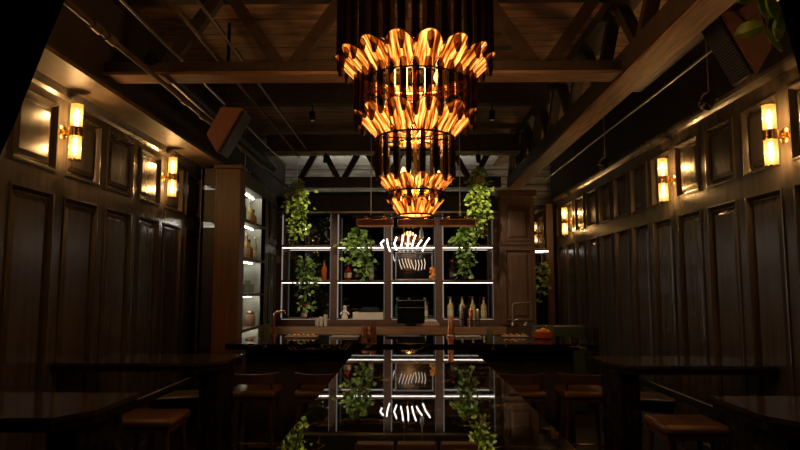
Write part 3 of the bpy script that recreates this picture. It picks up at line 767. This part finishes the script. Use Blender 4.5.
# ================================================================= BOTTLES
def bottle(x, base, Y, h, glass, cap, label, lab, grp, form='round', cat='bottle', labmat='label_cream'):
    t = thing('bottle', lab, cat, (x, Y, base), group=grp)
    r = h*.14
    prof = {'round': [(r*.85, 0), (r, .01), (r, h*.55), (r*.85, h*.62), (r*.36, h*.72), (r*.33, h*.90)],
            'squat': [(r*1.2, 0), (r*1.45, .015), (r*1.5, h*.42), (r*1.1, h*.58), (r*.4, h*.66), (r*.38, h*.85)],
            'slim': [(r*.75, 0), (r*.85, .01), (r*.85, h*.62), (r*.35, h*.78), (r*.32, h*.92)]}[form]
    bm = new(); lathe(bm, prof, 16); obj('glass_body', bm, glass, t, True)
    rt, zt_ = prof[-1]
    bm = new(); lathe(bm, [(rt*1.15, zt_), (rt*1.25, zt_+.004), (rt*1.25, h-.003), (rt*1.0, h)], 12); obj('cap', bm, cap, t, True)
    if label:
        rb = prof[2][0]*1.015; bm = new(); lathe(bm, [(rb, h*.14), (rb, h*.40)], 16, cap=False); obj('paper_label', bm, labmat, t, True)
    return t
G = 'bottles on the back shelves'
def shelf_bottle(px, zbase, hpx, *a, **k):
    Y = 9.68; return bottle(at(px, 287, Y).x, zbase, Y, hpx*Y/F, *a, **k)
zB = zb+.005; zM = 1.677+.03; zU = 2.22+.03
shelf_bottle(450.2, zB, 22, 'b_pale', 'silver', True, 'pale spirit bottle with silver cap on the bottom right shelf, first of four from left', G)
shelf_bottle(462, zB, 22, 'b_pale', 'silver', True, 'pale spirit bottle with silver cap on the bottom right shelf, second of four from left', G)
shelf_bottle(472.5, zB, 22, 'b_pale', 'silver', True, 'pale spirit bottle with silver cap on the bottom right shelf, third of four from left', G, labmat='label_gold')
shelf_bottle(483.5, zB, 21.5, 'b_pale', 'silver', True, 'pale spirit bottle with silver cap on the bottom right shelf, rightmost of four', G)
shelf_bottle(425, zB, 20.5, 'b_clear', 'silver', True, 'clear bottle with pale label just right of the black till screen', G)
shelf_bottle(397.5, zB, 21, 'b_green', 'silver', False, 'green bottle just left of the black till screen', G)
shelf_bottle(409, zB, 20.5, 'b_clear', 'silver', True, 'clear bottle behind the black till screen', G)
shelf_bottle(304.5, zB, 15, 'b_amber', 'red', True, 'small amber bottle with red cap on the bottom left shelf', G, form='squat')
shelf_bottle(334-6, zB, 15, 'b_dark', 'silver', False, 'round dark decanter beside the potted trailing plant on the bottom left shelf', G, form='squat')
shelf_bottle(324, zM, 20, 'b_orange', M['b_teal'], False, 'orange bottle with teal neck on the middle shelf left', G)
shelf_bottle(348, zM, 18, 'b_red', 'red', True, 'bright red bottle on the middle shelf', G, form='squat')
shelf_bottle(371.5, zM, 18, 'b_clear', 'silver', True, 'clear square-shouldered bottle on the middle shelf right of the plant', G)
shelf_bottle(452.3, zM, 20, 'b_dark', 'red', True, 'dark bottle with dark label on the middle shelf left of the trailing plant', G, labmat='label_dark')
# lit cabinet bottles
G2 = 'bottles in the lit left cabinet'
kinds = [('b_clear', 'silver', 'clear'), ('b_green', 'silver', 'green'), ('b_amber', 'blackmetal', 'amber'), ('b_pale', 'silver', 'pale gold'), ('b_dark', 'brass', 'dark')]
pos = {2.40: [(7.30, -1.99, 0, .30, 'round'), (7.52, -2.00, 1, .27, 'slim'), (7.75, -1.98, 3, .28, 'round'), (7.97, -1.99, 2, .20, 'squat')],
       1.95: [(7.22, -1.99, 1, .29, 'slim'), (7.42, -2.01, 0, .32, 'round'), (7.62, -1.98, 3, .31, 'round'), (7.82, -2.0, 2, .25, 'squat'), (8.03, -1.98, 0, .30, 'slim')]}
ordn = ['nearest', 'second', 'third', 'fourth', 'farthest']
for z, L in pos.items():
    for i, (y, x, k, h, f) in enumerate(L):
        lb = f"{kinds[k][2]} bottle on the {'top' if z > 2 else 'second'} shelf of the lit cabinet, {'farthest' if i == len(L)-1 else ordn[i]} of the row"
        if z < 2: lb = lb
        bottle(x, z, y, h, kinds[k][0], kinds[k][1], i % 2 == 0, lb, G2, f)
for i, (y, h) in enumerate(((7.35, .12), (7.55, .12), (7.78, .16), (7.98, .12))):
    bm = new(); lathe(bm, [(.022, 0), (.034, .01), (.038, h), (.034, h), (.03, .02)], 16); o = obj('drinking_glass', bm, 'clear', None, True, (-2.0, y, 1.52))
    tag(o, 'empty drinking glass on the third shelf of the lit cabinet, ' + ['nearest of four', 'second of four', 'taller third of four', 'farthest of four'][i], 'glass', 'glasses in the lit cabinet')
t = thing('picture_frame', 'small silver picture frame standing on the lowest shelf of the lit cabinet', 'picture frame', (-2.02, 7.45, 1.11), R(75))
obj('frame', box(new(), -.10, .10, -.01, .01, 0, .26, .003), 'silver', t); obj('picture', box(new(), -.08, .08, -.013, -.0105, .02, .24), 'label_cream', t)
t = thing('wicker_jar', 'small brown jar beside the picture frame in the lit cabinet', 'jar', (-2.0, 7.95, 1.11))
bm = new(); lathe(bm, [(.05, 0), (.07, .03), (.07, .12), (.05, .15)], 18); obj('jar_body', bm, 'pot', t, True); bm = new(); lathe(bm, [(.053, .15), (.053, .17), (.02, .19)], 18); obj('lid', bm, 'brownwood', t, True)

# hat and ribbed box on the bottom middle shelf
p0 = X_(352.5); p1 = X_(383)
t = thing('ribbed_box', 'cream ribbed tray box on the bottom shelf under a black hat', 'box', ((p0+p1)/2, 9.75, zB))
bm = new(); hw = (p1-p0)/2; box(bm, -hw, hw, -.09, .09, 0, .10, .003)
for k in range(16): x = -hw+.015+k*(2*hw-.03)/15; box(bm, x-.007, x+.007, -.097, -.09, .005, .095)
obj('box_body', bm, 'ceramic', t)
t = thing('black_hat', 'black felt hat lying on the cream ribbed box', 'hat', ((p0+p1)/2+.03, 9.74, zB+.10))
bm = new(); lathe(bm, [(.085, .0), (.085, .008), (.06, .012), (.055, .06), (.04, .075), (.01, .07)], 24); 
for v in bm.verts: v.co.x *= 2.2 if v.co.z < .01 else 2.6
obj('hat_body', bm, 'darkfelt', t, True)
t = thing('figurine', 'small pale figurine on the bottom shelf left of the cream ribbed box', 'figurine', (X_(344.5), 9.68, zB))
bm = new(); lathe(bm, [(.05, 0), (.055, .03), (.035, .08), (.045, .11), (.02, .14), (.03, .165), (.028, .19), (.005, .205)], 14); obj('figurine_body', bm, 'ceramic', t, True)
for s in (-1, 1):
    bm = new(); tube(bm, [(s*.035, 0, .11), (s*.07, -.01, .07)], .012, 6); obj('arm', bm, 'ceramic', t, True)
# teddy-like dried flower bunch
t = thing('dried_flowers', 'orange dried flower bunch on the middle shelf right of the framed piece', 'flowers', (X_(433)-.0, 9.66, zM))
bm = new()
for k in range(26):
    a = rnd.uniform(0, 2*PI); rr = rnd.uniform(0, .055); z = rnd.uniform(.03, .19)
    tt = new(); bmesh.ops.create_icosphere(tt, subdivisions=1, radius=rnd.uniform(.018, .03)); bmesh.ops.translate(tt, vec=(rr*math.cos(a), rr*math.sin(a)*.6, z), verts=tt.verts); merge(bm, tt)
obj('blossoms', bm, 'orange', t, True); bm = new(); lathe(bm, [(.03, 0), (.035, .05), (.02, .06)], 12); obj('vase', bm, 'pot', t, True)

# ================================================================= ON THE BACK COUNTER
cz = 1.045
p = at(411, 315, 9.1)
t = thing('till_screen', 'black till screen standing on the back counter in the middle', 'monitor', (p.x, 9.05, cz))
obj('display', box(new(), -.20, .20, -.02, .02, .03, .36, .006), 'screen', t); obj('bezel_line', box(new(), -.19, .19, -.024, -.02, .255, .262), 'steel', t)
obj('stand', box(new(), -.08, .08, -.06, .08, 0, .03, .004), 'blackmetal', t); obj('top_edge', box(new(), -.20, .20, -.02, .02, .36, .366), 'steel', t)
for i, (px, hpx) in enumerate(((317.5, 7), (321.5, 8.5), (326, 10.5))):
    bm = new(); h = hpx*9.1/F; lathe(bm, [(.022, 0), (.026, h*.5), (.03, h), (.026, h), (.02, .01)], 14); o = obj('cup', bm, 'ceramic', None, True, (X_(px, 9.1), 9.1, cz))
    tag(o, ['shortest cream cup on the back counter, left of three', 'cream cup on the back counter, middle of three', 'tallest cream cup on the back counter, right of three'][i], 'cup', 'cream cups on the back counter')
t = thing('folded_cloths', 'folded salmon cloths on the back counter right of the till screen', 'cloth', (X_(431, 9.1), 9.1, cz))
for k in range(3): obj('cloth', box(new(), -.13+.01*k, .12-.02*k, -.07, .07, k*.025, k*.025+.024, .008), 'pink' if k < 2 else 'white', t)
for i, (px, hh) in enumerate(((461, 21), (465, 18), (470, 17), (477.5, 16.5))):
    t = thing('dispenser', '', ''); bm = new(); h = hh*8.95/F
    lathe(bm, [(.03, 0), (.033, .01), (.033, h*.92), (.02, h)], 16); obj('cylinder', bm, ['steel', 'blackmetal', 'copper', 'steel'][i], t, True)
    bm = new(); lathe(bm, [(.036, h*.3), (.036, h*.34)], 16); obj('band', bm, 'blackmetal', t, True)
    t.location = (X_(px+.0, 9.02), 9.0+.08*(i % 2), cz)
    tag(t, ['tall dull steel cylinder in front of the four pale bottles', 'black cylinder between the steel and copper ones on the back counter', 'copper cylinder on the back counter', 'shorter steel cylinder on the back counter, right of the copper one'][i], 'dispenser', 'cylinders on the back counter')

def faucet(x, Y, z, h, reach, rz, lab, m):
    t = thing('faucet', lab, 'faucet', (x, Y, z), rz)
    pts = [(0, 0, 0), (0, 0, h*.8)] + [(.03-.03*math.cos(a), 0, h*.8+.05*math.sin(a)) for a in (.5, 1.0, 1.57)] + [(reach, 0, h*.8+.06), (reach+.012, 0, h*.8+.03)]
    bm = new(); tube(bm, pts, .012, 8); obj('spout', bm, m, t, True)
    bm = new(); lathe(bm, [(.03, 0), (.03, .015), (.018, .02), (.018, .06)], 14); obj('base', bm, m, t, True)
    bm = new(); tube(bm, [(0, .0, .07), (.07, -.02, .09)], .007, 6); obj('lever', bm, m, t, True)
faucet(X_(279, 6.62), 6.42, BZ, .24, .10, 0, 'copper faucet with a curved spout at the left end of the bar', 'copper')
faucet(X_(512.5, 9.05), 9.05, cz, .34, .26, 0, 'tall angular silver faucet at the right end of the back counter', 'steel')
t = thing('soap_dish', 'small steel pump dish right of the angular faucet', 'dish', (X_(525, 9.05), 9.02, cz))
bm = new(); lathe(bm, [(.11, 0), (.115, .012), (.03, .016), (.025, .05), (.01, .06)], 20); obj('dish', bm, 'steel', t, True)
# ================================================================= ON THE BAR
def bx_(px, Y): return at(px, 300, Y).x
t = thing('wooden_tap_handle', 'tall copper beer tap column standing on the bar right of centre', 'beer tap', (bx_(450.5, 6.3), 6.3, BZ))
bm = new(); lathe(bm, [(.045, 0), (.045, .012), (.03, .02), (.028, .19), (.022, .20)], 16); obj('column', bm, 'copper', t, True)
bm = new(); tube(bm, [(0, 0, .16), (0, -.07, .155), (0, -.075, .12)], .009, 8); obj('spout', bm, 'steel', t, True)
t = thing('bar_caddy', 'copper wire caddy with mugs standing on the bar left of centre', 'caddy', (bx_(369, 6.3), 6.3, BZ))
bm = new()
for z in (.01, .06, .1):
    pts = [(-.07, -.05, z), (.07, -.05, z), (.07, .05, z), (-.07, .05, z), (-.07, -.05, z)]
    for a, b in zip(pts, pts[1:]): tube(bm, [a, b], .004, 5)
for a in range(8):
    x = -.07+.14*(a % 4)/3; y = -.05 if a < 4 else .05; tube(bm, [(x, y, 0), (x, y, .1)], .004, 5)
obj('wire_rack', bm, 'copper', t)
for i, x in enumerate((-.04, .04)):
    bm = new(); lathe(bm, [(.024, .012), (.028, .03), (.028, .12+.015*i), (.024, .12+.015*i), (.02, .03)], 14, (x, 0, 0))
    tag(obj('copper_mug', bm, 'copper', None, True, (bx_(369, 6.3), 6.3, BZ)), ['left copper mug in the wire caddy on the bar', 'right, taller copper mug in the wire caddy on the bar'][i], 'mug', 'copper mugs in the caddy')
def mat_thing(px0, px1, Y0, Y1, m, lab, h=.012, name='bar_mat', cat='bar mat'):
    x0, x1 = bx_(px0, Y0), bx_(px1, Y0); c = (x0+x1)/2
    t = thing(name, lab, cat, (c, (Y0+Y1)/2, BZ)); obj('mat_base', box(new(), x0-c, x1-c, -(Y1-Y0)/2, (Y1-Y0)/2, 0, h, .003), m, t)
    bm = new(); n = 9
    for k in range(n): x = x0-c+.02+(x1-x0-.04)*k/(n-1); box(bm, x-.006, x+.006, -(Y1-Y0)/2+.01, (Y1-Y0)/2-.01, h, h+.004)
    obj('ribs', bm, m, t)
mat_thing(330, 358, 6.15, 6.38, 'steel', 'ridged steel drip tray on the bar left of the copper caddy')
mat_thing(386, 420, 6.2, 6.4, 'blackmetal', 'black ridged bar mat in the middle of the bar')
mat_thing(456, 482, 6.2, 6.4, 'steel', 'ridged steel drip tray right of the copper tap column')
t = thing('garnish_dish', 'wooden board with orange garnish pieces left of the drip tray on the bar', 'board', (bx_(302, 6.25), 6.25, BZ))
obj('board', box(new(), -.16, .16, -.09, .09, 0, .015, .005), 'timberx', t)
for i in range(6):
    bm = new(); bmesh.ops.create_icosphere(bm, subdivisions=2, radius=.017); 
    for v in bm.verts: v.co.z *= .6
    o = obj('garnish', bm, 'orange' if i % 3 else 'leafdark', None, True, (bx_(302, 6.25)-.12+.047*i, 6.22+.03*(i % 2), BZ+.015+.0103))
    tag(o, ['green leaf-wrapped garnish at the left end of the wooden board', 'first orange garnish piece on the wooden board', 'second orange garnish piece on the wooden board', 'green garnish in the middle of the wooden board', 'third orange garnish piece on the wooden board', 'orange garnish at the right end of the wooden board'][i], 'garnish', 'garnishes on the board')
t = thing('orange_bowl', 'glowing orange glass bowl of fruit near the right end of the bar', 'bowl', (bx_(542, 6.1), 6.1, BZ))
bm = new(); lathe(bm, [(.05, 0), (.09, .015), (.10, .07), (.096, .07), (.085, .02), (.02, .012)], 20); obj('bowl', bm, 'b_orange', t, True)
for i, (x, y, r) in enumerate(((-.04, 0, .038), (.04, .01, .038), (0, -.03, .034))):
    bm = new(); bmesh.ops.create_uvsphere(bm, u_segments=14, v_segments=8, radius=r)
    tag(obj('orange_fruit', bm, 'orange', None, True, (bx_(542, 6.1)+x, 6.1+y, BZ+.055+(.02 if i == 2 else 0))), ['left orange in the glass bowl on the bar', 'right orange in the glass bowl on the bar', 'front orange in the glass bowl on the bar'][i], 'orange', 'oranges in the bowl')
for i, (px, Y, h, m, lab) in enumerate(((535, 6.1, .095, 'clear', 'empty tumbler left of the orange bowl'), (549, 6.2, .13, 'clear', 'tall clear glass behind the orange bowl'), (268, 6.1, .14, 'clear', 'tall clear glass at the left end of the bar'),
        (262, 6.15, .12, 'clear', 'shorter clear glass beside the tall one at the left end of the bar'), (489, 6.2, .09, 'clear', 'empty tumbler between the drip tray and the garnish bowl'))):
    bm = new(); lathe(bm, [(.028, 0), (.034, .008), (.038, h), (.034, h), (.03, .015)], 18)
    tag(obj('drinking_glass', bm, m, None, True, (bx_(px, Y), Y, BZ)), lab, 'glass', 'glasses on the bar')
t = thing('peel_board', 'small wooden board with orange peel near the angular faucet on the bar', 'board', (bx_(514, 6.3), 6.3, BZ))
obj('board', box(new(), -.13, .13, -.07, .07, 0, .014, .005), 'timberx', t)
for i in range(4):
    bm = new(); r0 = .018; pts = [(r0*math.cos(a), r0*math.sin(a)*.8, .003+.004*a) for a in [k*.5 for k in range(9)]]
    tube(bm, pts, .005, 6); tag(obj('orange_peel', bm, 'orange', None, True, (bx_(514, 6.3)-.09+.06*i, 6.3, BZ+.016)), ['curled orange peel at the left end of the small board', 'second curled orange peel from the left on the small board', 'third curled orange peel from the left on the small board', 'curled orange peel at the right end of the small board'][i], 'peel', 'orange peels on the board')
# green rounded booth back beyond the bar
t = thing('booth_seat', 'dark green rounded booth back standing beyond the right end of the bar', 'booth', (1.98, 8.2, 0))
bm = new(); box(bm, -.34, .34, -.12, .12, .0, 1.10, .05, 4); obj('back_cushion', bm, 'green', t, True)
obj('seat', box(new(), -.32, .32, .12, .55, 0, .48, .03), 'green', t)

# ================================================================= PLANTS
def leaf(bm, p, size, direction, r):
    d = Vector(direction).normalized(); side = d.cross(Vector((r.uniform(-1,1), r.uniform(-1,1), r.uniform(-.5,1)))).normalized(); n = side.cross(d)
    w_ = size*.42
    pts = [(0, 0, 0), (w_*.9, size*.18, .06), (w_, size*.45, .03), (w_*.5, size*.8, -.02), (0, size*1.05, -.12), (-w_*.5, size*.8, -.02), (-w_, size*.45, .03), (-w_*.9, size*.18, .06)]
    mid = bm.verts.new(Vector(p)+d*size*.45-n*size*.06)
    vs = [bm.verts.new(Vector(p)+side*a+d*b+n*c*size) for a, b, c in pts]
    for i in range(8): bm.faces.new((mid, vs[i], vs[(i+1) % 8]))
def trailing(lab, c, strands, n_per, size, m, pot=None, spread=.1, seed=0, crown=0, cat='plant', grp=None, hang=None):
    """c = world origin; strands = list of polylines relative to c"""
    r = random.Random(seed); t = thing('trailing_plant', lab, cat, c, group=grp)
    bm = new(); sb = new()
    for s in strands:
        s = [Vector(p) for p in s]; tube(sb, s, .003, 5)
        tot = len(s)-1
        for k in range(n_per):
            f = r.random()*tot; i = min(int(f), tot-1); p = s[i].lerp(s[i+1], f-i)
            q = p+Vector((r.gauss(0, spread), r.gauss(0, spread*.6), r.gauss(0, spread*.4)))
            d = (q-p).normalized()+Vector((0, -.25, -.55)); leaf(bm, q, size*r.uniform(.7, 1.25), d, r)
    for k in range(crown):
        a = r.uniform(0, 2*PI); e = r.uniform(-.2, 1.2); rr = r.uniform(.03, spread*2.0)
        q = Vector((rr*math.cos(a)*math.cos(e), rr*.7*math.sin(a)*math.cos(e), .05+rr*math.sin(e)))
        leaf(bm, q, size*r.uniform(.8, 1.2), (math.cos(a), math.sin(a)-.3, math.sin(e)-.5), r)
    obj('foliage', bm, m, t); obj('stems', sb, 'stem', t)
    if pot:
        bm = new(); lathe(bm, [(pot*.7, -pot*1.0), (pot, 0), (pot*.9, 0), (pot*.85, -.02), (.01, -.02)], 16); obj('pot', bm, 'pot', t, True)
        if hang is not None:
            bm = new(); tube(bm, [(0, 0, 0), (0, 0, hang-c[2])], .004, 5); obj('hanger', bm, 'steel', t)
    return t
def strand(px, Y, c): return [at(x, y, Y)-Vector(c) for x, y in px]
c = at(297, 190, 8.75)
trailing('hanging plant trailing down at the left above the shelves', c, [strand([(297,186),(296,205),(298,225),(299,243)], 8.75, c), strand([(293,188),(292,205),(294,225)], 8.75, c), strand([(300,188),(302,206),(301,230)], 8.75, c)], 120, .06, 'leaf', .07, .055, 1, 40, hang=ZD)
c = at(359, 238, 9.5)
trailing('bushy light green plant trailing over the upper left middle shelf', c, [strand([(359,236),(352,246),(350,262)], 9.45, c), strand([(360,236),(360,255),(361,278)], 9.45, c), strand([(362,236),(368,246),(367,268)], 9.45, c), strand([(362,240),(352,240),(346,246)], 9.45, c), strand([(362,240),(364,255),(363,279)], 9.45, c)], 42, .07, 'leafdark', None, .055, 2, 60)
c = at(305, 268, 9.5)
trailing('trailing plant hanging from the left middle shelf to the bottom shelf', c, [strand([(305,266),(301,285),(303,310)], 9.45, c), strand([(307,266),(309,285),(309,312)], 9.45, c), strand([(305,266),(312,275),(312,285)], 9.45, c)], 40, .07, 'leafdark', None, .06, 3, 60)
c = at(479, 178, 8.75)
trailing('tall plant hanging at the right above the shelves, in front of the column', c, [strand([(479,172),(478,195),(479,215),(477,240)], 8.75, c), strand([(475,180),(474,200),(476,226)], 8.75, c), strand([(483,182),(483,205),(482,222)], 8.75, c)], 120, .06, 'leaf', .07, .05, 4, 40, hang=ZD)
c = at(466, 236, 9.5)
trailing('bright green plant trailing over the right middle shelf beside the dark bottle', c, [strand([(462,232),(463,250),(463,277)], 9.45, c), strand([(468,232),(471,245),(470,265)], 9.45, c), strand([(464,236),(458,240),(457,246)], 9.45, c), strand([(466,236),(466,255),(465,279)], 9.45, c)], 50, .07, 'leafdark', None, .05, 5, 60)
c = at(542, 272, 10.05)
trailing('small potted plant before the narrow dark mirror on the far right', c, [strand([(542,268),(540,280),(541,300)], 10.05, c), strand([(544,268),(546,280),(545,292)], 10.05, c)], 40, .065, 'leafdark', .05, .05, 6, 20, hang=2.19)
# close leaves by the right-hand speaker
c = at(755, 4, 2.7)
t = thing('pothos_vine', 'big yellow-green leaves hanging in front of the right loudspeaker', 'plant', c)
def big_leaf(a, b, wpx, Y, dz=0):
    A = at(a[0], a[1], Y)-Vector(c); B = at(b[0], b[1], Y)-Vector(c); d = (B-A); L = d.length; d.normalize(); s = d.cross(Vector((0, 1, 0))).normalized(); W = wpx*Y/F
    bm = new(); cen = []; l = []; rr = []
    for k in range(9):
        f = k/8; wv = W*math.sin(PI*min(1, f*.9+.08))**.7 if k < 8 else 0
        p = A+d*L*f; cen.append(bm.verts.new(p+Vector((0, .012*math.sin(f*PI), 0)))); l.append(bm.verts.new(p+s*wv+Vector((0, -.01, 0)))); rr.append(bm.verts.new(p-s*wv+Vector((0, -.015, 0))))
    for k in range(8):
        bm.faces.new((cen[k], cen[k+1], l[k+1], l[k])); bm.faces.new((cen[k], rr[k], rr[k+1], cen[k+1]))
    bmesh.ops.solidify(bm, geom=bm.faces[:], thickness=.001)
    obj('leaf', bm, 'leaf', t, True)
big_leaf((762, 26), (733, 36), 9, 2.7); big_leaf((768, 20), (757, -4), 6, 2.72); big_leaf((757, -6), (735, 3), 7, 2.68); big_leaf((766, -4), (776, 22), 7, 2.66); big_leaf((778, 18), (776, 42), 7, 2.7); big_leaf((764, 30), (781, 52), 5, 2.74)
bm = new(); tube(bm, [Vector((1.56-c[0], 0, 3.07-c[2])), at(772, -40, 2.7)-Vector(c), at(766, 0, 2.7)-Vector(c), at(768, 28, 2.7)-Vector(c), at(778, 30, 2.7)-Vector(c)], .005, 6); obj('stem', bm, 'stem', t, True)

# ================================================================= CURTAINS
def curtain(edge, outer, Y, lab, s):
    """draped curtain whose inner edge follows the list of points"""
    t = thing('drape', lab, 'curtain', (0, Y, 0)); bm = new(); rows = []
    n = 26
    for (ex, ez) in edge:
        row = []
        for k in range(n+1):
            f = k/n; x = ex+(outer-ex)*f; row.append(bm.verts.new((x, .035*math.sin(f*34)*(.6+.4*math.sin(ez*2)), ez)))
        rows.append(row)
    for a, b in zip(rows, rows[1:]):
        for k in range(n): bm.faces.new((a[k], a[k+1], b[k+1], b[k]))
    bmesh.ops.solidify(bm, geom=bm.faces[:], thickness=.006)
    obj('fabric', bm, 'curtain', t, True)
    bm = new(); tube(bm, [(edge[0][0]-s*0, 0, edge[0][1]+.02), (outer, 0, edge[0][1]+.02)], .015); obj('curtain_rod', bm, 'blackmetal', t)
Yc = 1.35
def E(px, Y): return [(at(x, y, Y).x, at(x, y, Y).z) for x, y in px]
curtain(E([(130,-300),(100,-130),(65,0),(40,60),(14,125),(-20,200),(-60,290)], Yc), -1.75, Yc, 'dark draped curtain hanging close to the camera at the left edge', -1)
curtain(E([(735,-300),(758,-120),(779,0),(790,40),(801,80),(830,180),(870,290)], Yc), 1.75, Yc, 'dark draped curtain hanging close to the camera at the right edge', 1)
